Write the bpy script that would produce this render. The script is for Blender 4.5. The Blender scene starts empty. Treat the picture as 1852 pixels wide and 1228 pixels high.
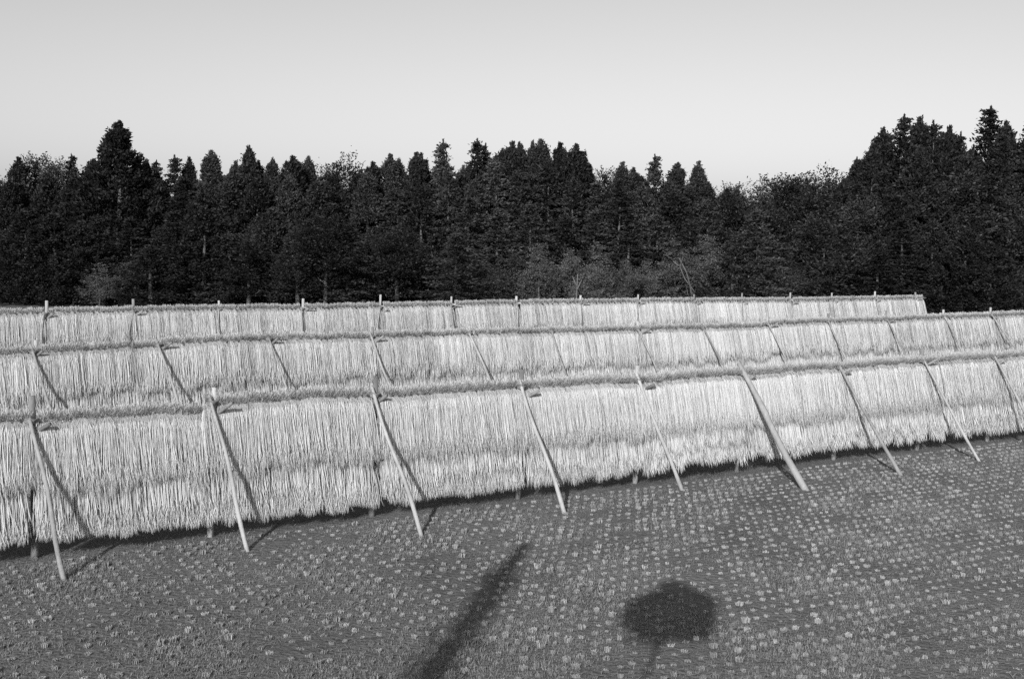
import bpy, math, random
import numpy as np
from mathutils import Vector, Matrix
R = math.radians
S = bpy.context.scene
C = S.collection
# ------------------------------------------------------------------ camera
cam_data = bpy.data.cameras.new('camera')
cam = bpy.data.objects.new('camera', cam_data); C.objects.link(cam)
cam_data.sensor_width = 36.0
cam_data.lens = 2100.0 / 1852.0 * 36.0
cam_data.clip_start = 0.1; cam_data.clip_end = 3000
cam.matrix_world = (Matrix.Translation((0, 0, 4.8)) @ Matrix.Rotation(R(90 - 5.0835), 4, 'X')
                    @ Matrix.Rotation(R(1.103), 4, 'Z'))
S.camera = cam
# ------------------------------------------------------------------ sky, sun
SUN_AZ, SUN_EL = 15.0, 27.0           # light travels 15 deg right of the view, sun 27 deg up behind the camera
world = bpy.data.worlds.new('World'); S.world = world; world.use_nodes = True
wn, wl = world.node_tree.nodes, world.node_tree.links
wn.clear()
sky = wn.new('ShaderNodeTexSky'); sky.sky_type = 'NISHITA'; sky.sun_disc = False
sky.sun_elevation = R(SUN_EL); sky.sun_rotation = R(180 + SUN_AZ)
sky.air_density = 1.0; sky.dust_density = 1.6; sky.ozone_density = 1.0
sep = wn.new('ShaderNodeSeparateColor')        # black-and-white film: a weighted sum of the three colours
bg = wn.new('ShaderNodeBackground'); bg.inputs['Strength'].default_value = 0.14
wo = wn.new('ShaderNodeOutputWorld')
wl.new(sky.outputs[0], sep.inputs[0])
prev = None
for ch_, wt_ in (('Red', .34), ('Green', .36), ('Blue', .30)):
    mu_ = wn.new('ShaderNodeMath'); mu_.operation = 'MULTIPLY_ADD'; mu_.inputs[1].default_value = wt_; mu_.inputs[2].default_value = 0
    wl.new(sep.outputs[ch_], mu_.inputs[0])
    if prev is not None: wl.new(prev, mu_.inputs[2])
    prev = mu_.outputs[0]
wl.new(prev, bg.inputs['Color']); wl.new(bg.outputs[0], wo.inputs[0])
sl = bpy.data.lights.new('sun', 'SUN'); sl.energy = 5.0; sl.angle = R(0.5); sl.color = (1, 1, 1)
sun = bpy.data.objects.new('sun', sl); C.objects.link(sun)
SD = Vector((math.sin(R(SUN_AZ)) * math.cos(R(SUN_EL)), math.cos(R(SUN_AZ)) * math.cos(R(SUN_EL)), -math.sin(R(SUN_EL))))
sun.rotation_euler = SD.to_track_quat('-Z', 'Y').to_euler()
S.view_settings.view_transform = 'Standard'; S.view_settings.look = 'None'
S.view_settings.exposure = 0.0; S.view_settings.gamma = 1.0
S.render.engine = 'CYCLES'
S.cycles.max_bounces = 5; S.cycles.diffuse_bounces = 3; S.cycles.transparent_max_bounces = 4
try: S.cycles.use_denoising = False
except Exception: pass

rnd = random.Random(7)
rng = np.random.default_rng(11)

# ------------------------------------------------------------------ helpers
def tag(o, label=None, cat=None, group=None, kind=None):
    if label: o['label'] = label
    if cat: o['category'] = cat
    if group: o['group'] = group
    if kind: o['kind'] = kind
    return o

def mesh_np(name, v, f, tone=None, mats=None, fm=None, smooth=False):
    """v (N,3), f (M,k) all faces with k corners; tone per face"""
    me = bpy.data.meshes.new(name)
    v = np.asarray(v, np.float32); f = np.asarray(f, np.int32)
    M, k = f.shape
    me.vertices.add(len(v)); me.vertices.foreach_set('co', v.ravel())
    me.loops.add(M * k); me.loops.foreach_set('vertex_index', f.ravel())
    me.polygons.add(M)
    me.polygons.foreach_set('loop_start', np.arange(0, M * k, k, dtype=np.int32))
    if fm is not None: me.polygons.foreach_set('material_index', np.asarray(fm, np.int32))
    if smooth: me.polygons.foreach_set('use_smooth', np.ones(M, bool))
    for m in (mats or []): me.materials.append(m)
    if tone is not None:
        a = me.attributes.new('tone', 'FLOAT', 'FACE'); a.data.foreach_set('value', np.asarray(tone, np.float32))
    me.update(calc_edges=True)
    return me

def link(name, me, parent=None, loc=(0, 0, 0), rot=(0, 0, 0), scale=(1, 1, 1)):
    o = bpy.data.objects.new(name, me); C.objects.link(o)
    o.location = loc; o.rotation_euler = rot; o.scale = scale
    if parent: o.parent = parent
    return o

def strips(P, Wd, w):
    """ribbons: P (S,K,3) centre lines, Wd (S,3) or (S,K,3) width directions, w (S,K) half widths"""
    Sn, K = P.shape[:2]
    if Wd.ndim == 2: Wd = np.repeat(Wd[:, None, :], K, 1)
    a = P - Wd * w[..., None]; b = P + Wd * w[..., None]
    v = np.stack([a, b], 2).reshape(-1, 3)
    i = (np.arange(Sn)[:, None] * K + np.arange(K - 1)[None]) * 2
    i = i.ravel()
    f = np.stack([i, i + 1, i + 3, i + 2], 1)
    return v, f

def tube(path, radii, sides=10, wob=0.0, seed=0):
    """closed round log along a path; returns v, quads (caps as fans of quads)"""
    r_ = np.random.default_rng(seed)
    path = [Vector(p) for p in path]; n = len(path)
    v = []; f = []
    up = Vector((0.31, 0.17, 0.93))
    for i, p in enumerate(path):
        t = (path[min(i + 1, n - 1)] - path[max(i - 1, 0)]).normalized()
        x = t.cross(up)
        if x.length < 1e-3: x = t.cross(Vector((1, 0, 0)))
        x.normalize(); y = t.cross(x)
        for k in range(sides):
            a = 2 * math.pi * k / sides
            q = radii[i] * (1 + wob * (r_.random() - .5))
            v.append(p + x * math.cos(a) * q + y * math.sin(a) * q)
    for i in range(n - 1):
        for k in range(sides):
            k2 = (k + 1) % sides
            f.append((i * sides + k, i * sides + k2, (i + 1) * sides + k2, (i + 1) * sides + k))
    c0 = len(v); v.append(path[0]); c1 = len(v); v.append(path[-1])
    for k in range(0, sides, 2):
        f.append((c0, (k + 2) % sides, k + 1, k)); b = (n - 1) * sides
        f.append((c1, b + k, b + k + 1, b + (k + 2) % sides))
    return np.array([tuple(q) for q in v]), np.array(f)

def join(parts):
    vs, fs, o = [], [], 0
    for v, f in parts:
        vs.append(v); fs.append(f + o); o += len(v)
    return np.concatenate(vs), np.concatenate(fs)

def log_path(a, b, n, wob, r):
    a = Vector(a); b = Vector(b)
    out = []
    ph = [r.uniform(0, 6.28) for _ in range(4)]
    for i in range(n):
        t = i / (n - 1); p = a.lerp(b, t)
        e = math.sin(math.pi * t)
        out.append(p + Vector((math.sin(t * 5 + ph[0]), math.sin(t * 4 + ph[1]), math.sin(t * 3 + ph[2]))) * wob * e)
    return out

# ------------------------------------------------------------------ materials (a black-and-white world: neutral greys)
def mat(name, lo, hi, rough=.8, spec=.2, noise=None, tone=False, per_object=0.0, bump=None, trans=0.0, coord='Object'):
    m = bpy.data.materials.new(name); m.use_nodes = True
    N_, L_ = m.node_tree.nodes, m.node_tree.links
    b = N_['Principled BSDF']
    b.inputs['Roughness'].default_value = rough
    b.inputs['Specular IOR Level'].default_value = spec
    terms = []
    if tone:
        a = N_.new('ShaderNodeAttribute'); a.attribute_name = 'tone'; terms.append((a.outputs['Fac'], 1.0))
    tc = N_.new('ShaderNodeTexCoord')
    for (scale, wt, detail, stretch) in (noise or []):
        mp = N_.new('ShaderNodeMapping'); mp.inputs['Scale'].default_value = stretch
        L_.new(tc.outputs[coord], mp.inputs[0])
        n = N_.new('ShaderNodeTexNoise'); n.inputs['Scale'].default_value = scale; n.inputs['Detail'].default_value = detail
        n.inputs['Roughness'].default_value = .65
        L_.new(mp.outputs[0], n.inputs['Vector'])
        r = N_.new('ShaderNodeMapRange'); r.inputs[1].default_value = .3; r.inputs[2].default_value = .7
        L_.new(n.outputs['Fac'], r.inputs[0]); terms.append((r.outputs[0], wt))
    tot = sum(w for _, w in terms) or 1
    acc = None
    for s, w in terms:
        mu = N_.new('ShaderNodeMath'); mu.operation = 'MULTIPLY'; mu.inputs[1].default_value = w / tot
        L_.new(s, mu.inputs[0])
        if acc is None: acc = mu.outputs[0]
        else:
            ad = N_.new('ShaderNodeMath'); ad.operation = 'ADD'; L_.new(acc, ad.inputs[0]); L_.new(mu.outputs[0], ad.inputs[1]); acc = ad.outputs[0]
    mr = N_.new('ShaderNodeMapRange'); mr.inputs[3].default_value = lo; mr.inputs[4].default_value = hi
    if acc is not None: L_.new(acc, mr.inputs[0])
    else: mr.inputs[0].default_value = .5
    out = mr.outputs[0]
    if per_object:
        oi = N_.new('ShaderNodeObjectInfo')
        r2 = N_.new('ShaderNodeMapRange'); r2.inputs[3].default_value = 1 - per_object; r2.inputs[4].default_value = 1 + per_object
        L_.new(oi.outputs['Random'], r2.inputs[0])
        mu = N_.new('ShaderNodeMath'); mu.operation = 'MULTIPLY'
        L_.new(out, mu.inputs[0]); L_.new(r2.outputs[0], mu.inputs[1]); out = mu.outputs[0]
    L_.new(out, b.inputs['Base Color'])
    if bump:
        n = N_.new('ShaderNodeTexNoise'); n.inputs['Scale'].default_value = bump[0]; n.inputs['Detail'].default_value = 6
        L_.new(tc.outputs[coord], n.inputs['Vector'])
        bp = N_.new('ShaderNodeBump'); bp.inputs['Strength'].default_value = bump[1]; bp.inputs['Distance'].default_value = bump[2]
        L_.new(n.outputs['Fac'], bp.inputs['Height']); L_.new(bp.outputs[0], b.inputs['Normal'])
    if trans:
        t = N_.new('ShaderNodeBsdfTranslucent'); L_.new(out, t.inputs['Color'])
        mx = N_.new('ShaderNodeMixShader'); mx.inputs[0].default_value = trans
        o = N_['Material Output']
        L_.new(b.outputs[0], mx.inputs[1]); L_.new(t.outputs[0], mx.inputs[2]); L_.new(mx.outputs[0], o.inputs[0])
    return m

M_STRAW = mat('dry_rice_straw', .26, .67, tone=True, per_object=.05, trans=.07, rough=.7, noise=[(.55, .35, 2, (1, 1, 1))])
M_WOOD = mat('weathered_pole_wood', .20, .46, noise=[(6, 1, 6, (1, 1, .12)), (1.2, .6, 2, (1, 1, 1))], bump=(25, .5, .02), per_object=.2)
M_WOODM = mat('grey_weathered_pole', .12, .34, noise=[(6, 1, 6, (1, 1, .12)), (1.2, .8, 2, (1, 1, 1))], bump=(25, .5, .02), per_object=.25)
M_WOODD = mat('dark_bark_pole', .10, .26, noise=[(8, 1, 6, (1, 1, .2))], bump=(25, .6, .02), per_object=.2)
M_ROPE = mat('straw_rope', .12, .3, noise=[(30, 1, 3, (1, 1, 1))], bump=(60, .6, .01))
M_SOIL = mat('paddy_soil', .045, .18, rough=.95, spec=.1, noise=[(.35, 1, 5, (1, 1, 1)), (4, 1, 6, (1, 1, 1)), (40, .8, 3, (1, 1, 1))], bump=(14, .9, .06))
M_GRASS = mat('short_field_grass', .10, .33, tone=True, trans=.2, noise=[(.5, .8, 4, (1, 1, 1)), (3, .5, 3, (1, 1, 1))])
M_STUB = mat('cut_rice_stubble', .13, .33, tone=True, per_object=.3, trans=.1)
M_LEAF = {
 'c': mat('cedar_foliage', .003, .052, tone=True, per_object=.5, trans=.1, rough=.6, noise=[(.35, .5, 2, (1, 1, 1))]),
 'f': mat('fir_foliage', .003, .070, tone=True, per_object=.5, trans=.1, rough=.6, noise=[(.35, .5, 2, (1, 1, 1))]),
 'b': mat('broadleaf_foliage', .004, .05, tone=True, per_object=.5, trans=.15, rough=.5, noise=[(.4, .5, 2, (1, 1, 1))]),
 's': mat('shrub_foliage', .012, .11, tone=True, per_object=.3, trans=.15, rough=.6, noise=[(.4, .5, 2, (1, 1, 1))])}
M_LEAF['p'] = mat('pale_shrub_foliage', .03, .19, tone=True, per_object=.2, trans=.2, rough=.6, noise=[(.5, .5, 2, (1, 1, 1))])
M_LEAF['d'] = mat('dark_cedar_foliage', .006, .030, tone=True, per_object=.3, trans=.08, rough=.6, noise=[(.35, .5, 2, (1, 1, 1))])
M_TRUNK = mat('tree_bark', .04, .12, noise=[(5, 1, 5, (1, 1, .2))], bump=(12, .6, .04), per_object=.2)
M_PALE = mat('bleached_dead_wood', .06, .16, noise=[(5, 1, 5, (1, 1, .2))])
M_ROAD = mat('asphalt', .045, .07, noise=[(30, 1, 4, (1, 1, 1)), (.6, 1, 3, (1, 1, 1))], bump=(90, .5, .01))
M_METAL = mat('galvanised_steel', .3, .4, rough=.45, noise=[(9, 1, 3, (1, 1, 1))])
M_CONC = mat('pole_concrete', .3, .42, noise=[(7, 1, 5, (1, 1, .3))], bump=(40, .3, .01))

# ------------------------------------------------------------------ row frame: t along a rack, n away from the camera
TH = R(57.869)
DX, DY = math.sin(TH), math.cos(TH)
NX, NY = -math.cos(TH), math.sin(TH)
ROT = math.atan2(DY, DX)
def W(t, n, z=0.0): return (DX * t + NX * n, DY * t + NY * n, z)
def Wa(v):
    v = np.asarray(v); return np.stack([DX * v[:, 0] + NX * v[:, 1], DY * v[:, 0] + NY * v[:, 1], v[:, 2]], 1)

ROWS = {
 'front': dict(n=17.665, posts=[0.2, 2.97, 5.60, 8.38, 11.31, 14.0, 16.72, 19.56, 22.35, 24.95, 27.7, 30.5],
    top=[2.32, 2.34, 2.32, 2.34, 2.35, 2.31, 2.38, 2.30, 2.34, 2.37, 2.36, 2.35],
    ridge=[(-1.2, 2.15), (2.54, 2.15), (4.06, 2.14), (5.38, 2.10), (5.5, 2.25), (6.65, 2.24), (8.2, 2.21), (9.68, 2.19), (11.31, 2.19), (14.15, 2.16), (16.76, 2.18), (19.55, 2.18), (22.2, 2.2), (32, 2.2)],
    t0=-1.2, t1=31.5,
    foot=[(0.35, -1.3), (3.14, -1.28), (5.80, -1.12), (8.52, -1.54), (11.40, -1.40), (14.52, -.85), (16.68, -2.0), (19.60, -1.85), (22.48, -1.63), (25.1, -1.5), (27.9, -1.5), (30.7, -1.4)]),
 'middle': dict(n=27.583, posts=[1.9, 4.7, 7.46, 10.19, 12.98, 15.92, 18.66, 21.78, 24.35, 27.14, 29.93, 32.86, 35.95, 38.71, 41.5, 44.3],
    top=[2.3, 2.28, 2.36, 2.36, 2.36, 2.34, 2.34, 2.32, 2.34, 2.38, 2.40, 2.44, 2.42, 2.46, 2.4, 2.4],
    ridge=[(0, 2.12), (4, 2.12), (6.36, 2.16), (7.37, 2.17), (7.6, 2.24), (10.1, 2.25), (12.8, 2.22), (15.95, 2.22), (19.7, 2.19), (24.35, 2.17), (26.95, 2.15), (27.2, 2.24), (32.8, 2.23), (40.35, 2.28), (46, 2.28)],
    t0=0.5, t1=45.5, foot=None),
 'back': dict(n=39.152, posts=[4.2, 7.03, 9.79, 12.68, 15.7, 18.78, 21.78, 24.79, 27.9, 30.88, 34.06, 36.89, 39.92, 42.73, 45.73, 48.75],
    top=[2.45, 2.47, 2.49, 2.40, 2.43, 2.54, 2.44, 2.42, 2.42, 2.42, 2.40, 2.42, 2.42, 2.38, 2.42, 2.35],
    ridge=[(2, 2.2), (5.7, 2.21), (9.16, 2.22), (12.16, 2.23), (17.24, 2.21), (23.88, 2.25), (32.31, 2.23), (40.33, 2.16), (50, 2.17)],
    t0=2.5, t1=49.3, foot=None)}
def ridge(row, t):
    xs = [a for a, _ in row['ridge']]; zs = [b for _, b in row['ridge']]
    return float(np.interp(t, xs, zs))
# ------------------------------------------------------------------ ground
def ground_sheet():
    # finer grid near the camera, gentle relief, reaching the horizon
    xs = np.concatenate([[-1500, -600, -250], np.linspace(-60, 70, 261), [250, 600, 1500]])
    ys = np.concatenate([[-600, -200, -60], np.linspace(-10, 60, 141), [75, 95, 130, 250, 600, 1800]])
    X, Y = np.meshgrid(xs, ys)
    Z = .012 * np.sin(X * 1.7 + .6 * Y) * np.sin(Y * 1.3) + .01 * rng.standard_normal(X.shape)
    Z[(X < -60) | (X > 70) | (Y > 60) | (Y < -10)] = 0
    v = np.stack([X.ravel(), Y.ravel(), Z.ravel()], 1)
    nx = len(xs); i = (np.arange(len(ys) - 1)[:, None] * nx + np.arange(nx - 1)[None]).ravel()
    f = np.stack([i, i + 1, i + nx + 1, i + nx], 1)
    o = link('ground', mesh_np('ground', v, f, mats=[M_SOIL], smooth=True)); tag(o, kind='structure')
ground_sheet()

def prism(prof, x0, x1, m, name, kind='structure'):
    n = len(prof); v = [(x0, y, z) for y, z in prof] + [(x1, y, z) for y, z in prof]
    me = bpy.data.meshes.new(name)
    f = [tuple(range(n))[::-1], tuple(range(n, 2 * n))] + [(i, (i + 1) % n, n + (i + 1) % n, n + i) for i in range(n)]
    me.from_pydata(v, [], f); me.materials.append(m); me.update()
    o = link(name, me); tag(o, kind=kind); return o
prism([(-30, -.3), (8.3, -.3), (2.6, 3.1), (-12, 3.1), (-22, -.1)], -60, 60, M_SOIL, 'roadside_embankment')
prism([(-10, 2.9), (1.6, 2.9), (1.6, 3.16), (-10, 3.16)], -60, 60, M_ROAD, 'road')

# ------------------------------------------------------------------ straw sheaves
def sheaf_arrays(r, nf, nb, length, hw, wid, butt=.13, flare=.30):
    """one bundle split over the rail; x along the rail, -y towards the camera, z up from the ridge top"""
    out = []
    for side, n in ((-1, nf), (1, nb)):
        u = r.uniform(-1, 1, n); dep = r.random(n)
        ln = length * (1 - .22 * r.random(n) ** 1.6) * (1 - .05 * np.abs(u))
        sgn = side
        neck = .030
        x1 = u * neck
        x0 = u * .07 + r.normal(0, .018, n)
        xe = u * hw + r.normal(0, .03, n)
        K = 7
        P = np.zeros((n, K, 3))
        qb = r.random(n); z0b = .055 - .11 * qb + r.normal(0, .015, n)
        P[:, 0] = np.stack([x0, sgn * (.01 + .15 * qb ** .9), z0b], 1)
        P[:, 1] = np.stack([x1, sgn * (.0 + .03 * dep), np.full(n, -.115) - .02 * dep], 1)
        zz = [(.12, .52), (.30, .82), (.60, .95), (.85, 1.0)]
        for k, (fr, fx) in enumerate(zz):
            yy = sgn * ((.055 + .03 * dep) + flare * (fr ** .8) * (.68 + .32 * dep)) + r.normal(0, .006, n)
            P[:, 2 + k] = np.stack([x1 * (1 - fx) + xe * fx + r.normal(0, .007, n), yy, -.105 - (ln - .105) * fr], 1)
        tipx = xe * 1.06 + r.normal(0, .022, n)
        P[:, 6] = np.stack([tipx, sgn * (.08 + flare * (.62 + .38 * dep)) + r.normal(0, .02, n), -ln], 1)
        a = r.uniform(-.9, .9, n)
        Wd = np.stack([np.cos(a), np.sin(a), np.zeros(n)], 1)
        w = wid * np.array([1.0, .6, .9, 1, 1, 1.25, .15])[None] * (1 + .25 * r.random((n, 1)))
        v, f = strips(P, Wd, w)
        tone = np.repeat(np.clip(r.normal(.56, .17, n), 0, 1)[:, None], K - 1, 1); tone[:, 0] *= .8; tone[:, 1] *= .2; tone = tone.ravel()  # browner butt ends; the shade under them is put into the neck tone
        out.append((v, f, tone))
    v, f = join([(a, b) for a, b, _ in out])
    return v, f, np.concatenate([t for _, _, t in out])

TOP_L, LOW_L = 1.27, 1.08
near_var = []
for k in range(9):
    v, f, t = sheaf_arrays(rng, 135, 14, TOP_L * rng.uniform(.88, 1.08), .135, .0030)
    near_var.append(mesh_np('sheaf', v, f, tone=t, mats=[M_STRAW]))
low_var = []
for k in range(6):
    v, f, t = sheaf_arrays(rng, 100, 8, LOW_L * rng.uniform(.96, 1.05), .105, .0031, flare=.27)
    low_var.append(mesh_np('low_sheaf', v, f, tone=t, mats=[M_STRAW]))
far_np = [sheaf_arrays(rng, 92, 10, TOP_L * rng.uniform(.9, 1.07), .15, .0044) for _ in range(8)]
far_low = [sheaf_arrays(rng, 58, 0, LOW_L * rng.uniform(.95, 1.05), .11, .0046, flare=.27) for _ in range(6)]
ORD = ['first', 'second', 'third', 'fourth', 'fifth', 'sixth', 'seventh', 'eighth', 'ninth', 'tenth', 'eleventh', 'twelfth', 'thirteenth']
acc = []
def add_stuff(var, t, n, z, sc, rz):
    v, f, tone = var[rnd.randrange(len(var))]
    c, s = math.cos(rz), math.sin(rz)
    x = v[:, 0] * c - v[:, 1] * s + t; y = v[:, 0] * s + v[:, 1] * c + n
    acc.append((Wa(np.stack([x, y, v[:, 2] * sc + z], 1)), f, np.clip(tone + rnd.uniform(-.08, .08), 0, 1)))
def bay_of(posts, t):
    return max([i for i, p in enumerate(posts) if p <= t] or [0])
def off_low(row, t, k):     # height of the lower rails wanders from bay to bay
    b = bay_of(row['posts'], t); r = random.Random(b * 7 + k + int(row['n']))
    return r.uniform(-.07, .07) + .05 * math.sin(t * 1.3 + k)
individuals = 0
row = ROWS['front']
t = row['t0']
fr_low = []
while t < row['t1']:
    dt = rnd.uniform(.105, .128)
    dist = min(abs(t - p) for p in row['posts'])
    zt = ridge(row, t) + rnd.uniform(-.018, .018) - .012 * math.sin(t * 2.3)
    if dist > (.075 if t < 10 else .045):
        if 2.2 < t < 27.2 and individuals < 230:
            o = link('rice_sheaf', near_var[rnd.randrange(9)], None, W(t, row['n'], zt), (0, rnd.uniform(-.035, .035), ROT + rnd.uniform(-.2, .2)), (1, 1, rnd.uniform(.95, 1.04) * (1.0 if t > 5.5 else .96)))
            b = bay_of(row['posts'], t)
            tag(o, 'straw sheaf on the top rail of the nearest rack, between its %s and %s posts' % (ORD[b - 1] if b else 'unseen', ORD[b]) if b else
                   'straw sheaf on the top rail of the nearest rack, left of its first post', 'straw sheaf', 'sheaves on the top rail of the nearest rack')
            individuals += 1
        else:
            add_stuff(far_np, t, row['n'], zt, 1, rnd.uniform(-.2, .2))
    for lv, (dz, dn) in enumerate(((-.66, .0), (-1.0, .01))):
        if dist > (.10 if t < 10 else .085): fr_low.append((t + rnd.uniform(-.03, .03), dn, ridge(row, t) + dz + off_low(row, t, lv) + rnd.uniform(-.03, .03), lv))
    t += dt
for (t, dn, z, lv) in fr_low:
    sc = min(1.0, (z - .24 - rnd.uniform(-.05, .06)) / 1.08) if lv else 1.0
    if individuals < 300 and 2.2 < t and lv == 1:
        o = link('rice_sheaf', low_var[rnd.randrange(6)], None, W(t, row['n'] + dn, z), (0, rnd.uniform(-.04, .04), ROT + rnd.uniform(-.2, .2)), (1, 1, sc))
        b = bay_of(row['posts'], t)
        tag(o, ('straw sheaf on the bottom rail of the nearest rack, %s' % ('between its %s and %s posts' % (ORD[b - 1], ORD[b]) if b else 'left of its first post')), 'straw sheaf', 'sheaves on the bottom rail of the nearest rack')
        individuals += 1
    else:
        add_stuff(far_low, t, row['n'] + dn, z, sc, rnd.uniform(-.2, .2))
for key, dts in (('middle', (.125, .15)), ('back', (.14, .17))):
    row = ROWS[key]; t = row['t0']
    while t < row['t1']:
        dist = min(abs(t - p) for p in row['posts'])
        if dist > .05: add_stuff(far_np, t, row['n'], ridge(row, t) + rnd.uniform(-.02, .02), rnd.uniform(.94, 1.05), rnd.uniform(-.25, .25))
        if key == 'middle' or t > 44:
            add_stuff(far_low, t, row['n'] + .03, ridge(row, t) - .62 + off_low(row, t, 0), 1, rnd.uniform(-.2, .2))
        add_stuff(far_low, t, row['n'] + .05, ridge(row, t) - 1.0, 1.0, rnd.uniform(-.2, .2))
        t += rnd.uniform(*dts)
v, f = join([(a, b) for a, b, _ in acc])
o = link('rice_straw', mesh_np('rice_straw', v, f, tone=np.concatenate([c for _, _, c in acc]), mats=[M_STRAW]))
tag(o, 'pale rice straw hanging in long curtains over the farther racks', 'straw', kind='stuff')
print('individual sheaves', individuals, 'stuff', len(acc))

# ------------------------------------------------------------------ racks
def add_part(root, name, path, radii, m, sides=10, wob=.12, label=None):
    v, f = tube(path, radii, sides, wob, rnd.randrange(9999))
    o = link(name, mesh_np(name, v, f, mats=[m], smooth=False), root)
    if label: o['label'] = label
    return o
def coil(c, ax, r, turns, w):
    """rope lashing round an axis"""
    c = Vector(c); ax = Vector(ax).normalized(); x = ax.orthogonal().normalized(); y = ax.cross(x)
    pts = []
    n = 9 * turns
    for i in range(n):
        a = 2 * math.pi * i / 9; pts.append(c + x * math.cos(a) * r + y * math.sin(a) * r + ax * (w * (i / n - .5)))
    return pts
RL = {'front': 'nearest straw drying rack, its bay feet and prop poles standing on the stubble field',
      'middle': 'middle straw drying rack standing between the nearest and the farthest one',
      'back': 'farthest straw drying rack in front of the dark forest, ending short of the right edge'}
for key in ('front', 'middle', 'back'):
    row = ROWS[key]; tc = row['posts'][len(row['posts']) // 2]
    root = link('drying_rack', None, None, W(tc, row['n'])); root.rotation_euler = (0, 0, ROT)
    tag(root, RL[key], 'drying rack', 'straw drying racks standing in parallel rows')
    r = random.Random(int(row['n']))
    for i, (p, h) in enumerate(zip(row['posts'], row['top'])):
        x = p - tc; rad = r.uniform(.045, .06)
        lean = r.uniform(-.04, .04)
        add_part(root, 'post', log_path((x - lean, .03, -.15), (x + lean, 0, h + (.04 if key == 'front' else 0)), 8, .012, r), [rad * (1 - .2 * k / 7) for k in range(8)], M_WOOD if r.random() < .6 else M_WOODD)
        # prop pole leaning on the post from the camera side
        if row['foot']: fx, fn = row['foot'][i]; fx -= tc
        elif key == 'back': fx, fn = x + r.uniform(-.75, -.4), r.uniform(-1.25, -.95)
        else: fx, fn = x + r.uniform(.0, .35), r.uniform(-1.75, -1.2)
        a = Vector((fx, fn, -.08)); zc = ridge(row, p) - .07
        if key == 'back': zc -= .04
        cross = Vector((x - .06, -.10, zc))
        ov = r.uniform(.02, .16) if key != 'back' else r.uniform(.0, .08)
        if i == 6 and key == 'front': ov = .22
        b = cross + (cross - a).normalized() * ov
        pr = {'front': r.uniform(.029, .041), 'middle': r.uniform(.026, .036), 'back': .025}[key]
        if key == 'front' and i == 6: pr = .066
        if key == 'front' and i == 0: pr = .06
        add_part(root, 'prop_pole', log_path(a, b, 12, .028, r), [pr * (1.1 - .32 * k / 11) * r.uniform(.9, 1.12) for k in range(12)], M_WOOD if key == 'front' and i not in (0, 1, 7) else M_WOODM)
        # rear prop: comes up from behind, its end pokes out to the front right of the crossing
        if r.random() < .8 or key == 'front':
            s = Vector((x - r.uniform(.3, .7), 1.35, -.08)); s2 = Vector((x + .03, -.07, zc - r.uniform(.14, .26)))
            e = s2 + ((s2 - s).normalized() + Vector((r.uniform(.05, .5), -.1, -.25))).normalized() * r.uniform(.22, .42)
            add_part(root, 'rear_prop', [s, s.lerp(s2, .5), s2, s2.lerp(e, .5), e], [.046, .04, .034, .03, .027], M_WOODD)
        v, f = tube(coil((x - .03, -.05, zc - .02), (.25, -.4, .9), .085, 4, .09), [.011] * 36, 5, 0)
        link('lashing', mesh_np('lashing', v, f, mats=[M_ROPE]), root)
    ends = [row['t0'] - .1] + row['posts'][1:-1] + [row['t1'] + .2]
    for a, b in zip(ends[:-1], ends[1:]):
        za = ridge(row, a + .15) - .12; zb = ridge(row, b - .15) - .12
        add_part(root, 'rail', log_path((a - tc - .1, .0, za), (b - tc + .1, .0, zb), 6, .006, r), [.036, .035, .034, .033, .032, .03], M_WOOD)
    for dz in (-.78, -1.12):
        add_part(root, 'rail', log_path((row['t0'] - tc, .05, 2.2 + dz), (row['t1'] - tc, .05, 2.2 + dz), 12, .02, r), [.032] * 12, M_WOOD)

# ------------------------------------------------------------------ stubble tufts
def tuft_arrays(r, n=20, h=.05, rad=.034, w=.0032):
    a = r.uniform(0, 2 * math.pi, n); q = rad * np.sqrt(r.random(n))
    P = np.zeros((n, 3, 3))
    lean = 1 + r.uniform(-.15, .45, n)
    x, y = np.cos(a) * q, np.sin(a) * q
    hh = h * r.uniform(.6, 1.1, n)
    P[:, 0] = np.stack([x, y, np.full(n, -.01)], 1)
    P[:, 1] = np.stack([x * (1 + (lean - 1) * .5), y * (1 + (lean - 1) * .5), hh * .55], 1)
    P[:, 2] = np.stack([x * lean, y * lean, hh], 1)
    b = r.uniform(0, math.pi, n)
    Wd = np.stack([np.cos(b), np.sin(b), np.zeros(n)], 1)
    v, f = strips(P, Wd, np.full((n, 3), w) * (1 + .3 * r.random((n, 1))))
    return v, f, np.repeat(np.clip(r.normal(.55, .25, n), 0, 1), 2)
tv = [tuft_arrays(rng, rng.integers(55, 80), rng.uniform(.030, .048), rng.uniform(.025, .038)) for _ in range(8)]
tvm = [mesh_np('tuft', a, b, tone=c, mats=[M_STUB]) for a, b, c in tv]
pts = []
t = -14.0
while t < 34:
    n = 3.5
    while n < 23.0:
        tt = t + rnd.gauss(0, .018) + .03 * math.sin(n * .5); nn = n + rnd.gauss(0, .015) + .04 * math.sin(t * .25)
        x, y, _ = W(tt, nn)
        if y > 8.6 and not 17.42 < nn < 18.6 and rnd.random() > .10:
            pts.append((x, y))
        n += .25
    t += .195
vis = [p for p in pts if p[1] > 12.0 and abs(p[0]) < p[1] * .445]
vis.sort(key=lambda p: p[1]); first = set(vis[:300])
acc = []
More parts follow.
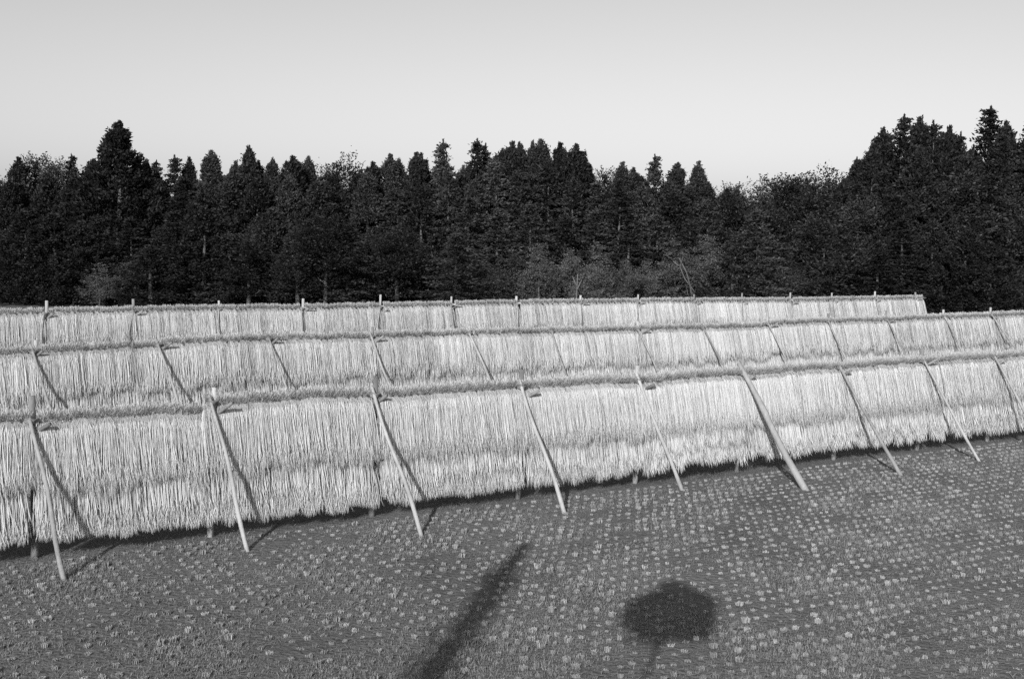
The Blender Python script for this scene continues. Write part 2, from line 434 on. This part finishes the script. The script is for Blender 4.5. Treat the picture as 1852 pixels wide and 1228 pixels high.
for p in pts:
    k = rnd.randrange(8); a = rnd.uniform(0, 6.28); s = rnd.choice((.7, .85, .9, 1, 1, 1.1, 1.25)) * rnd.uniform(.9, 1.1)
    if p in first:
        o = link('stubble_tuft', tvm[k], None, (p[0], p[1], 0), (0, 0, a), (s, s, s))
        tag(o, 'cut rice stubble tuft on the field, low in the photo before the racks', 'stubble tuft', 'stubble tufts in the nearest strip of field')
    else:
        v, f, tn = tv[k]; c, q = math.cos(a), math.sin(a)
        acc.append((np.stack([(v[:, 0] * c - v[:, 1] * q) * s + p[0], (v[:, 0] * q + v[:, 1] * c) * s + p[1], v[:, 2] * s], 1), f, np.clip(tn + rnd.uniform(-.4, .2), 0, 1)))
v, f = join([(a, b) for a, b, _ in acc])
o = link('rice_stubble', mesh_np('rice_stubble', v, f, tone=np.concatenate([c for _, _, c in acc]), mats=[M_STUB]))
tag(o, 'rows of cut rice stubble over the rest of the field', 'stubble', kind='stuff')
print('tufts', len(pts))

# short grass and weeds between the stubble
n = 1000000
yy = 8.5 + rng.random(n) ** .85 * 20
xx = rng.uniform(-1, 1, n) * (yy * .52 + 2)
dens = np.sin(xx * 1.9 + 1.3 * np.sin(yy * 1.1)) + np.sin(yy * 2.3 + xx * .7) + np.sin(xx * .5 - yy * .43) * 1.2
keep = rng.random(n) < np.clip(.7 + .14 * dens, .3, 1)
nrow = xx * NX + yy * NY
keep &= ~((nrow > 17.4) & (nrow < 20.5) & (rng.random(n) < .75))
xx, yy = xx[keep], yy[keep]; n = len(xx)
a = rng.uniform(0, 6.28, n); h = rng.uniform(.010, .034, n); L = rng.uniform(.01, .04, n); w = rng.uniform(.003, .006, n)
b0 = np.stack([xx - np.sin(a) * w, yy + np.cos(a) * w, np.full(n, -.01)], 1)
b1 = np.stack([xx + np.sin(a) * w, yy - np.cos(a) * w, np.full(n, -.01)], 1)
tp = np.stack([xx + np.cos(a) * L, yy + np.sin(a) * L, h], 1)
v = np.stack([b0, b1, tp], 1).reshape(-1, 3); f = np.arange(3 * n).reshape(-1, 3)
o = link('grass', mesh_np('grass', v, f, tone=np.clip(rng.normal(.5, .17, n), 0, 1), mats=[M_GRASS]))
tag(o, 'short weeds and grass growing between the stubble', 'grass', kind='stuff')

# bits of fallen straw lying on the soil
n = 16000
yy = rng.uniform(8.5, 30, n); xx = rng.uniform(-1, 1, n) * (yy * .52 + 2)
a = rng.uniform(0, math.pi, n); L = rng.uniform(.02, .08, n)
d = np.stack([np.cos(a) * L, np.sin(a) * L, rng.normal(0, .008, n)], 1)
c0 = np.stack([xx, yy, rng.uniform(.012, .04, n)], 1)
P = np.stack([c0 - d, c0 + np.array([0, 0, .006]), c0 + d], 1)
v, f = strips(P, np.stack([-np.sin(a), np.cos(a), np.zeros(n)], 1), np.full((n, 3), .004))
o = link('straw_litter', mesh_np('straw_litter', v, f, tone=np.repeat(np.clip(rng.normal(.3, .25, n), 0, 1), 2), mats=[M_STUB]))
tag(o, 'bits of fallen straw scattered over the stubble field', 'straw litter', kind='stuff')

# ------------------------------------------------------------------ trees
def leaf_quads(r, centers, radial, size, per, spread, droop=.25, flat=.5):
    """per leaves round each spray centre; diamonds of random tilt stretched along the spray"""
    M = len(centers); n = M * per
    c = np.repeat(centers, per, 0); rd = np.repeat(radial, per, 0)
    off = r.normal(0, 1, (n, 3)); sp = np.repeat(spread, per, 0)[:, None] if np.ndim(spread) else spread
    along = r.normal(0, 1, (n, 1))
    off = off * np.array([.55, .55, .55 * flat]) * sp + rd * along * sp * .8
    off[:, 2] -= droop * (along[:, 0] ** 2) * (np.squeeze(sp) if np.ndim(spread) else spread)
    c = c + off
    d = rd + r.normal(0, .6, (n, 3)); d /= np.linalg.norm(d, axis=1)[:, None]
    q = r.normal(0, 1, (n, 3)); e = np.cross(d, q); e /= np.linalg.norm(e, axis=1)[:, None] + 1e-9
    s = size * r.uniform(.6, 1.4, (n, 1))
    v = np.stack([c - d * s, c - e * s * .42, c + d * s, c + e * s * .42], 1).reshape(-1, 3)
    f = np.arange(4 * n).reshape(-1, 4)
    tone = np.clip(np.repeat(r.normal(.42, .16, M), per) + r.normal(0, .22, n), 0, 1)
    return v, f, tone

H0 = 10.0      # every tree mesh is built 10 m tall and scaled
def conifer(r, layered):
    lead = r.normal(0, .08, 2)
    cs, rs, sp = [], [], []
    ncl = 1000
    lob = r.uniform(0, 6.28, 4)
    Rm = 3.0 if not layered else 3.0
    z = .3
    if layered:
        zl = []
        while z < 9.6:
            zl.append(z); z += (.72 - .045 * z) * r.uniform(.7, 1.3)
        for z in zl:
            fr = z / 10; Rz = min(2.4, Rm * (1 - fr) ** .8) * r.uniform(.75, 1.15) + .08
            nb = max(5, int(15 * (1 - fr) + 4))
            for b in range(nb):
                a = r.uniform(0, 6.28); L = Rz * r.uniform(.55, 1.15); zj = r.normal(0, .16) * (1 - fr)
                ns = max(2, int(L / .34))
                for k in range(ns):
                    q = (k + .8) / ns * L
                    cs.append((lead[0] * fr + math.cos(a) * q, lead[1] * fr + math.sin(a) * q, z + zj + r.normal(0, .05) + .10 * q - .10 * q * q / max(L, .3) + .1))
                    rs.append((math.cos(a), math.sin(a), .1)); sp.append(.22 * (1 - .35 * fr))
        for i in range(60):
            fr = r.uniform(.72, .97); a = r.uniform(0, 6.28); q = Rm * (1 - fr) ** .8 * r.uniform(.1, .8)
            cs.append((lead[0] * fr + math.cos(a) * q, lead[1] * fr + math.sin(a) * q, fr * 10)); rs.append((math.cos(a), math.sin(a), .5)); sp.append(.15)
    else:
        for i in range(170):      # fine sprays round the pointed top
            fr = r.uniform(.70, .99); a = r.uniform(0, 6.28); q = 4.3 * (1 - fr) ** 1.02 * r.uniform(.1, 1.0)
            cs.append((lead[0] * fr + math.cos(a) * q, lead[1] * fr + math.sin(a) * q, fr * 9.9)); rs.append((math.cos(a) * .5, math.sin(a) * .5, .8)); sp.append(.10)
        for i in range(330):
            fr = min(max(r.random() ** 1.1, .02), .93)
            Rz = min(2.35, 4.5 * (1 - fr) ** 1.0)
            a = r.uniform(0, 6.28)
            Rz *= 1 + .10 * math.sin(3 * a + lob[0] + fr * 7) + .10 * math.sin(fr * 23 + lob[1] + 2 * a)
            q0 = Rz * (.4 + .6 * r.random() ** .5)
            for k in range(5):
                q = q0 + r.normal(0, .12) * (1 - .5 * fr); a2 = a + r.normal(0, .16) / (q0 + .4)
                cs.append((lead[0] * fr + math.cos(a2) * q, lead[1] * fr + math.sin(a2) * q, fr * 9.75 + .1 + r.normal(0, .16) * (1 - .5 * fr) + .12 * k * (1 - fr)))
                rs.append((math.cos(a) * .6, math.sin(a) * .6, .65)); sp.append(.23 * (1 - .5 * fr) + .02)
    for k in range(7):
        cs.append((lead[0] + r.normal(0, .02), lead[1] + r.normal(0, .02), 9.2 + k * .11)); rs.append((.05, .05, 1)); sp.append(.09 - .011 * k)
    cs, rs, sp = map(np.array, (cs, rs, sp))
    per = 15
    return leaf_quads(r, cs, rs, .105, per, sp, droop=.15 if not layered else .3, flat=1.2 if not layered else .5)

def broad(r, shrub=False):
    lobes = []
    nl = 14 if not shrub else 12
    for i in range(nl):
        a = r.uniform(0, 6.28); fr = r.uniform(.28, .92) if not shrub else r.uniform(.12, .88)
        q = (1.9 if not shrub else 2.6) * math.sqrt(max(0, 1 - ((fr - .5) / .55) ** 2)) * r.uniform(.3, .9)
        lobes.append((math.cos(a) * q, math.sin(a) * q, fr * 10 - .6, r.uniform(.8, 1.35)))
    lobes.append((0, 0, 8.7, 1.1)); lobes.append((0, 0, 5.5, 1.8)); lobes.append((0, 0, 3, 1.7))
    cs, rs, sp = [], [], []
    for (x, y, z, q) in lobes:
        k = int(44 * q)
        d = r.normal(0, 1, (k, 3)); d /= np.linalg.norm(d, axis=1)[:, None]
        rr = q * (r.random(k) ** .4) * (1 + .15 * r.normal(0, 1, k))
        for j in range(k):
            p = (x + d[j, 0] * rr[j], y + d[j, 1] * rr[j], max(.2, z + d[j, 2] * rr[j] * (1.25 if shrub else 1.0)))
            cs.append(p); rs.append((d[j, 0], d[j, 1], d[j, 2] * .5 + .3)); sp.append(r.uniform(.16, .3))
    return leaf_quads(r, np.array(cs), np.array(rs), .10 if not shrub else .095, 15, np.array(sp), droop=.1, flat=.9)

def trunk_mesh(r, kind):
    parts = []
    top = 9.3 if kind in 'cf' else 6.5
    rr = random.Random(int(r.integers(1e6)))
    parts.append(tube(log_path((0, 0, -.3), (0, 0, top), 8, .06, rr), [.2 - .17 * k / 7 for k in range(8)], 8, .1))
    for i in range(9 if kind in 'cf' else 7):
        z = rr.uniform(1.5, 7.5 if kind in 'cf' else 5.5); a = rr.uniform(0, 6.28); L = rr.uniform(.8, 1.5) * (1 - z / 12)
        up = .25 if kind in 'cf' else 1.0
        parts.append(tube([(0, 0, z), (math.cos(a) * L * .5, math.sin(a) * L * .5, z + up * L * .4), (math.cos(a) * L, math.sin(a) * L, z + up * L)], [.06, .04, .015], 6))
    v, f = join(parts)
    return mesh_np('trunk', v, f, mats=[M_TRUNK])
VAR = {}
for kind, n in (('c', 6), ('f', 5), ('b', 4), ('s', 4)):
    VAR[kind] = []
    for i in range(n):
        if kind in 'cf': v, f, tn = conifer(rng, kind == 'f')
        else: v, f, tn = broad(rng, kind == 's')
        VAR[kind].append((mesh_np('crown', v, f, tone=tn, mats=[M_LEAF[kind]]), trunk_mesh(rng, kind)))
VAR['d'] = []; VAR['p'] = []
for cm, tm in VAR['s']:
    c2 = cm.copy(); c2.materials[0] = M_LEAF['p']; VAR['p'].append((c2, tm))
for cm, tm in VAR['c'] + VAR['f'][:2]:
    c2 = cm.copy(); c2.materials[0] = M_LEAF['d']; VAR['d'].append((c2, tm))
TREES = [('c',-39.3,84,9.1,1.20),('c',-39.4,80,8.1,1.10),('b',-35.9,82,8.2,1.00),('c',-34.4,80,8,0.80),('c',-35.4,84,9.7,0.75),('b',-35.2,86,10,0.80),('b',-33,84,9.6,0.80),('c',-32.2,85,10.1,0.60),('b',-31.7,86,9.3,0.90),('c',-30.3,84,9.6,0.80),('c',-27.2,80,12,1.15),('c',-26.4,84,9.8,0.60),('c',-26.3,86,9.8,0.60),('c',-24.3,84,10.1,0.80),('c',-23.5,85,10,0.55),('c',-21.4,83,10.4,0.90),('c',-20.9,86,9.9,0.55),('c',-19.3,84,10.9,0.60),('c',-18.9,86,9.9,0.60),('c',-17.3,83,10,0.60),('c',-15.9,84,10.2,1.00),('c',-15.3,86,10.3,0.55),('b',-13.8,85,9.5,0.80),('b',-13.1,87,9.9,0.60),('b',-11.9,84,10.3,0.75),('c',-10.1,84,9.9,0.80),('c',-9,85,10.5,0.80),('c',-8.5,87,10.4,0.50),('c',-7.4,84,10.6,0.70),('c',-6.8,86,10.7,0.70),('f',-5.1,84,11.6,0.75),('c',-3.8,89,10,0.60),('f',-2.8,83,11.6,0.80),('f',-2.1,85,11.4,0.80),('c',-0.3,84,11.5,0.80),('c',0.3,86,11.6,0.70),('c',1,88,11.9,0.40),('c',1.9,84,11.7,1.00),('c',3.2,86,11.7,0.70),('c',4.3,84,11.4,1.00),('c',5.3,86,10.6,0.70),('b',6.4,85,9.7,0.60),('c',7.7,84,10.2,0.80),('c',8.8,86,9.9,0.80),('f',10,84,10.8,0.80),('c',11.8,84,10.2,1.00),('c',13.3,86,10.5,0.70),('c',13.9,84,8.9,0.80),('b',15.1,82,8.7,0.55),('b',16.4,84,8.9,0.70),('b',17.6,84,8.6,0.80),('b',19.1,86,9.5,0.90),('b',19.8,84,9.4,0.80),('b',21.3,86,9.7,0.90),('b',22.1,84,10.1,1.00),('f',24.9,86,11,0.70),('c',23.9,86,9.5,0.70),('c',25.6,84,11.8,0.80),('c',27.1,86,13.2,0.90),('c',27.5,84,13.9,1.00),('c',29.5,86,14,0.85),('c',29.8,84,13.6,0.90),('c',31.8,86,13.4,0.70),('c',31.6,83,12.7,0.70),('c',33.5,84,14.6,1.15),('c',36.2,86,13.8,0.90),('c',37.3,84,14.4,1.20),('c',40.7,86,13.5,1.20),('c',42.1,84,14.1,1.20),('c',-40,80.4,6.9,1.12),('c',-38.9,81.4,6.8,1.18),('c',-36.8,81.3,7,1.01),('c',-34.7,81.5,7.6,1.18),('c',-32.3,80.9,8.4,0.99),('c',-30.3,81,8.4,1.08),('c',-28.7,81.8,8.9,0.98),('c',-26.3,81.1,9.3,0.99),('c',-24.3,80.3,8.2,1.08),('c',-22.4,79.2,8.5,1.14),('c',-21.1,81.1,8.3,1.09),('c',-19.5,80.9,9,1.17),('c',-17.5,80,8.5,1.12),('c',-15.5,79.7,8.7,0.92),('c',-13.5,79.9,8.5,1.18),('c',-12.3,81.9,7.9,1.17),('c',-10.2,81.9,9,0.99),('f',-8,81,8.1,1.16),('c',-6.4,79.8,8.3,0.99),('f',-4.4,79.1,9.2,0.90),('c',-2.9,80.3,8.6,1.07),('f',-1.3,81.2,10.2,0.92),('f',0.6,80.7,9.5,1.06),('f',2.4,81.3,10.2,1.06),('f',4.1,80.2,8.9,0.97),('f',5.6,80.3,8.7,1.09),('f',7.2,79.7,8.8,0.98),('f',8.8,80,8.5,0.98),('c',11,80.2,8.2,1.20),('f',13.1,79.6,7.7,0.93),('b',15.7,81.4,7.3,1.10),('b',17.6,81.1,7.3,1.10),('b',19.5,81.9,7.2,0.92),('b',21,79.4,8.7,1.17),('c',23.6,80.4,8.9,1.11),('f',24.9,79,9.8,0.97),('c',27.4,80.2,11.5,0.98),('f',30,81.6,11,1.07),('f',31.6,81.4,11.3,1.07),('f',33.5,80.8,12.5,0.91),('f',35.1,80.1,11.8,0.94),('c',36.7,79.2,12,1.00),('f',39.2,79.9,12,1.14),('c',-37.5,75.2,3.6,1.06),('c',-36.3,77.6,4.3,1.07),('c',-33.7,76.9,4.6,1.28),('c',-30.8,75.5,5.3,1.22),('c',-29.4,77.6,5,1.03),('c',-27,75.9,5.7,0.90),('c',-25.2,76.6,5.6,1.14),('c',-23.5,77.3,5,1.04),('f',-21.2,77.7,6.8,0.92),('c',-19.2,77.8,5.5,1.13),('c',-16.6,75.4,5.7,1.08),('c',-14.6,76.3,4.9,1.04),('f',-12.8,77.7,5.1,0.97),('f',-10.9,77.6,5.1,1.17),('f',-9.3,77,5.1,0.97),('c',-7.4,76.6,5.5,1.14),('f',-3,76.5,7.4,1.13),('f',-1,75.4,6.6,1.29),('f',1.1,75.9,7,1.23),('f',3.4,76.5,6.3,0.99),('f',5.2,76.9,6.7,1.03),('f',7.5,75.9,5.8,1.29),('f',9.4,76.4,6.5,1.26),('f',11.2,75.1,6,1.06),('f',13.7,77.8,4.2,1.30),('f',15.5,76.5,4,1.20),('f',17.4,75.4,4.4,1.21),('f',19.2,76.2,6.1,0.92),('f',21.5,77.3,6.7,1.00),('b',23.3,77.6,7.7,1.01),('f',25.4,77.9,8.3,1.16),('f',27.5,77.2,9,1.18),('b',29.2,76.5,9.6,1.24),('f',30.8,76.5,9.6,1.26),('b',32.7,76.2,8.6,1.03),('f',34.3,75.9,9.8,1.17),('f',37.3,77.5,10,1.24),('c',-46.7,91.4,7.3,1.20),('c',-45.2,93.1,8,1.20),('c',-42.8,93.6,7.3,1.20),('c',-40,93.2,8.4,1.20),('c',-36,89.5,8.8,1.20),('c',-34.2,90.5,8.2,1.20),('c',-32.4,92,9.1,1.20),('c',-30.1,90.3,9.4,1.20),('c',-27.7,90.5,8.8,1.20),('c',-25.3,90.7,9.1,1.20),('c',-23.6,93.5,9.1,1.20),('c',-20.8,92.5,9.2,1.20),('c',-18.8,93.9,9.4,1.20),('c',-16.5,92.6,9.8,1.20),('c',-14.2,92,9.1,1.20),('c',-11.9,89.4,9.6,1.20),('c',-9.9,92.5,9,1.20),('c',-8.1,93.1,9.1,1.20),('c',-5.9,93.2,10.7,1.20),('c',-3.5,89.1,10.1,1.20),('c',-1.2,91.4,11.5,1.20),('c',0.7,93.5,11.3,1.20),('c',3,90.5,10.4,1.20),('c',5,89.2,9.8,1.20),('c',7.3,92.8,8.6,1.20),('c',9.8,92.5,9.7,1.20),('c',12.1,91.2,9.3,1.20),('c',14.3,93.4,9.5,1.20),('c',16.8,92.8,8.8,1.20),('c',19,93.2,7.9,1.20),('c',20.4,90.3,8.2,1.20),('c',22.5,90.3,9.4,1.20),('c',24.3,89.7,8.6,1.20),('c',27.8,93.9,11.4,1.20),('c',28.4,90.1,12.3,1.20),('c',32,93.5,13.1,1.20),('c',33.2,90.7,13.4,1.20),('c',35,89.8,12.2,1.20),('c',36.8,89.6,12.8,1.20),('c',40.2,91.8,13.9,1.20),('c',41.4,89.4,12.7,1.20),('c',45.3,92.6,14.1,1.20),('c',45.8,89.9,13,1.20),('s',-34.7,71,3.1,1.06),('s',-33.8,73,2.2,1.08),('s',-32.4,72.9,2.9,1.38),('f',-30.4,72.5,6,1.21),('c',-28.5,72.3,5.7,1.12),('f',-27.1,72.8,5.1,1.25),('s',-25.2,70.7,2.6,1.01),('s',-23.7,71,2.6,1.21),('c',-22.2,71.1,3.8,1.30),('f',-21.1,72.7,6,1.25),('f',-19.3,72.9,6.3,1.24),('f',-17.6,71.8,4.7,1.11),('b',-16.2,71.1,4.3,1.21),('c',-15.2,73.4,6.3,1.14),('b',-13.1,70.6,4.8,1.10),('b',-11.4,70.6,5.9,1.04),('f',-10.2,71.6,5.4,1.16),('b',-8.7,73.3,4.3,1.29),('b',-7.2,72.2,5.1,1.05),('f',-3.5,70.9,5,1.30),('s',-1.8,72.5,2.9,0.93),('s',0,72.4,3.7,1.37),('s',1.6,71.4,4.3,0.93),('s',3.5,72.1,4,1.04),('s',5.2,70,4.3,1.11),('s',6.9,71.3,3.4,0.94),('s',8.3,72.5,3.3,1.04),('s',10.2,72.8,4.6,1.36),('s',11.9,71.6,4.9,1.05),('c',13.4,71.1,5.3,1.05),('f',14.9,70.9,6.8,1.13),('s',16.4,71,3,1.06),('s',18,71.9,3.3,0.96),('b',19.1,71.8,6.7,1.16),('c',20.6,71.9,5.1,1.11),('c',22.2,70.6,4.5,1.17),('c',24.3,72.7,6.5,1.21),('c',26.5,73.4,6.4,1.05),('c',27.7,71.6,5.8,1.09),('c',29.2,71.1,5,1.19),('s',31,71.6,3,1.06),('s',32.5,72.1,3,1.34),('s',33.8,71.9,3.1,1.09),('s',34.9,71.3,3.6,1.37)]
NSIL = 69
NAMES = {'c': ('cedar_tree', 'cedar tree'), 'f': ('fir_tree', 'fir tree'), 'b': ('broadleaf_tree', 'broadleaf tree'), 's': ('shrub', 'shrub')}
SPECIAL = {10: 'tallest broad pointed cedar standing clear above the left half of the forest',
           17: 'slim spiky cedar, second highest top in the left half of the forest',
           15: 'pointed cedar between the tallest left cedar and the slim spiky one',
           30: 'narrow fir with ragged spire standing alone left of the middle treetops',
           4: 'first tall pointed cedar of the skyline from the left edge of the photo',
           24: 'round topped broadleaf tree sticking up on the skyline left of the middle',
           44: 'fir with thin bare spire between the pointed cedars right of the middle',
           56: 'broad rounded crown, highest in the low saddle before the dark right trees',
           65: 'large dark pointed cedar, highest of the whole forest, near the right edge',
           57: 'small ragged fir standing at the foot of the tall dark trees on the right'}
for i, (kind, X, Y, h, w) in enumerate(TREES):
    zone = 'left' if X < -11 * Y / 80 else 'middle' if X < 13.5 * Y / 80 else 'right'
    layer = 'skyline' if i < NSIL else ('front' if Y < 78.5 else 'inner' if Y < 86 else 'rearmost')
    vk = 'd' if kind in 'cf' and (X > 20.5 * Y / 80 or X < -21 * Y / 80) else kind
    if kind == 's' and (0 < X < 13 or -25.5 < X < -22.5 or -35 < X < -32): vk = 'p'
    crown, trunk = VAR[vk][rnd.randrange(len(VAR[vk]))]
    nm, cat = NAMES[kind]
    if i == 10: crown, trunk = VAR['d'][1]; w = 1.35
    root = link(nm, None, None, (X, Y, 0), (rnd.gauss(0, .012), rnd.gauss(0, .012), rnd.uniform(0, 6.28)))
    sz = h / (9.9 if kind in 'cf' else 9.6)
    if kind == 's': sx = w * .52 * max(.8, h / 4)
    else: sx = (.3 + .8 * w) * (h / 10) ** .35
    if Y > 79 and kind == 's': Y = 73
    for n_, me in (('crown', crown), ('trunk', trunk)):
        o = link(n_, me, root); o.scale = (sx, sx, sz) if n_ == 'crown' else (sx * .9, sx * .9, sz * .97)
    where = {'left': 'on the left', 'middle': 'in the middle', 'right': 'on the right'}[zone]
    look = {'c': 'dark pointed cedar', 'f': 'dark layered fir', 'b': 'rounded dark broadleaf tree', 's': 'low bushy shrub'}[kind]
    lay = {'skyline': 'with its top in the sky', 'front': 'at the front edge', 'inner': 'below the skyline', 'rearmost': 'at the back'}[layer]
    if kind == 's': lay = 'just above the farthest rack'
    if i in SPECIAL: lab, grp = SPECIAL[i], 'trees of the forest edge'
    else: lab, grp = '%s %s, %s of the forest' % (look, lay, where), '%ss %s of the forest %s' % (cat, lay, where)
    tag(root, lab, cat, grp)
print('trees', len(TREES))

def dead(name, label, paths, m=M_PALE):
    v, f = join([tube(p, r_, 7, .15, 3) for p, r_ in paths])
    base = Vector(paths[0][0][0]); base.z = 0
    v = v - np.array(base)
    o = link(name, mesh_np(name, v, f, mats=[m]), None, base); tag(o, label, 'dead tree')
dead('dead_tree', 'bleached forked dead tree leaning left among the shrubs right of the middle',
     [([(11.0, 69.8, -.2), (10.66, 69.8, 1.95), (10.2, 68.6, 2.9), (9.75, 68.6, 3.7)], [.07, .06, .04, .02]),
      ([(10.75, 68.5, 1.7), (10.1, 68.5, 2.5), (9.8, 68.4, 3.2), (9.95, 68.4, 3.8)], [.04, .035, .025, .015]),
      ([(9.8, 68.5, 3.2), (9.4, 68.5, 3.5)], [.04, .02])])
dead('dead_tree', 'short pale upright dead stem behind the farthest rack near the middle',
     [([(3.7, 68.6, -.2), (3.76, 68.6, 1.2), (3.8, 68.6, 2.65)], [.055, .045, .02]), ([(3.77, 68.6, 1.9), (3.5, 68.6, 2.5)], [.05, .02]), ([(3.77, 68.6, 1.7), (4.05, 68.6, 2.3)], [.05, .02])], M_PALE)
dead('dead_tree', 'thin tall grey trunk showing in the dark trees on the right',
     [([(30.6, 77.5, -.2), (30.5, 77.5, 4.7), (30.35, 77.5, 8.5)], [.06, .05, .02])], M_WOODD)

# ------------------------------------------------------------------ roadside things behind the camera that throw the two shadows on the field
def shadow_base(sx, sy, h):   # foot of a thing whose top, h up, throws its shadow at sx, sy
    k = h / math.tan(SUN_ELR); return sx - math.sin(SUN_AZR) * k, sy - math.cos(SUN_AZR) * k
SUN_ELR, SUN_AZR = R(SUN_EL), R(SUN_AZ)
bx, by = shadow_base(.27, 17.8, 9.7)
root = link('utility_pole', None, None, (bx, by, 3.1)); tag(root, 'unseen roadside utility pole behind the camera, leaves added to fray its shadow', 'utility pole')
v, f = tube([(.85, 0, -.2), (.58, 0, 2), (.28, 0, 4.4), (0, 0, 6.6)], [.15, .14, .13, .10], 14, 0)  # pole leans so that its shadow takes the wanted slant
link('pole', mesh_np('pole', v, f, mats=[M_CONC]), root)
cs = []; rs = []  # leaves added round the pole to make its shadow's edge ragged
for i in range(300):
    z = 5.7 * rnd.random() ** 1.35 + .2; a = rnd.uniform(0, 6.28); q = .15 + .10 * math.sin(z * 2.1) * (a > 3) + .07 * math.sin(z * 4.3 + 2) * (a < 3) + rnd.uniform(-.03, .10)
    cs.append((math.cos(a) * q + .83 - .126 * z, math.sin(a) * q, z)); rs.append((math.cos(a), math.sin(a), .3))
v, f, tn = leaf_quads(rng, np.array(cs), np.array(rs), .05, 12, np.full(300, .09))
link('added_ivy', mesh_np('added_ivy', v, f, tone=tn, mats=[M_LEAF['b']]), root)
hc = 8.0
bx, by = shadow_base(2.17, 14.70, hc)
root = link('unseen_sapling', None, None, (bx, by, 3.1)); tag(root, 'unseen slender sapling behind the camera, its round crown shaped for an oval shadow', 'sapling')
v, f = tube([(0, 0, -.2), (.03, 0, 1.6), (-.02, .02, 3.2), (0, 0, hc - 3.1)], [.055, .045, .038, .03], 10, .1)
link('trunk', mesh_np('trunk', v, f, mats=[M_TRUNK]), root)
d = rng.normal(0, 1, (1300, 3)); d /= np.linalg.norm(d, axis=1)[:, None]  # crown of leaves shaped to throw a soft, ragged oval shadow
cs = d * (.52 * rng.random((1300, 1)) ** .4) * (1 + .12 * np.sin(d[:, :1] * 5 + d[:, 2:] * 3)) * np.array([1.03, .98, .98]) + np.array([0, 0, hc - 3.1])
v, f, tn = leaf_quads(rng, cs, d, .05, 14, np.full(1300, .055))
link('crown', mesh_np('crown', v, f, tone=tn, mats=[M_LEAF['b']]), root)
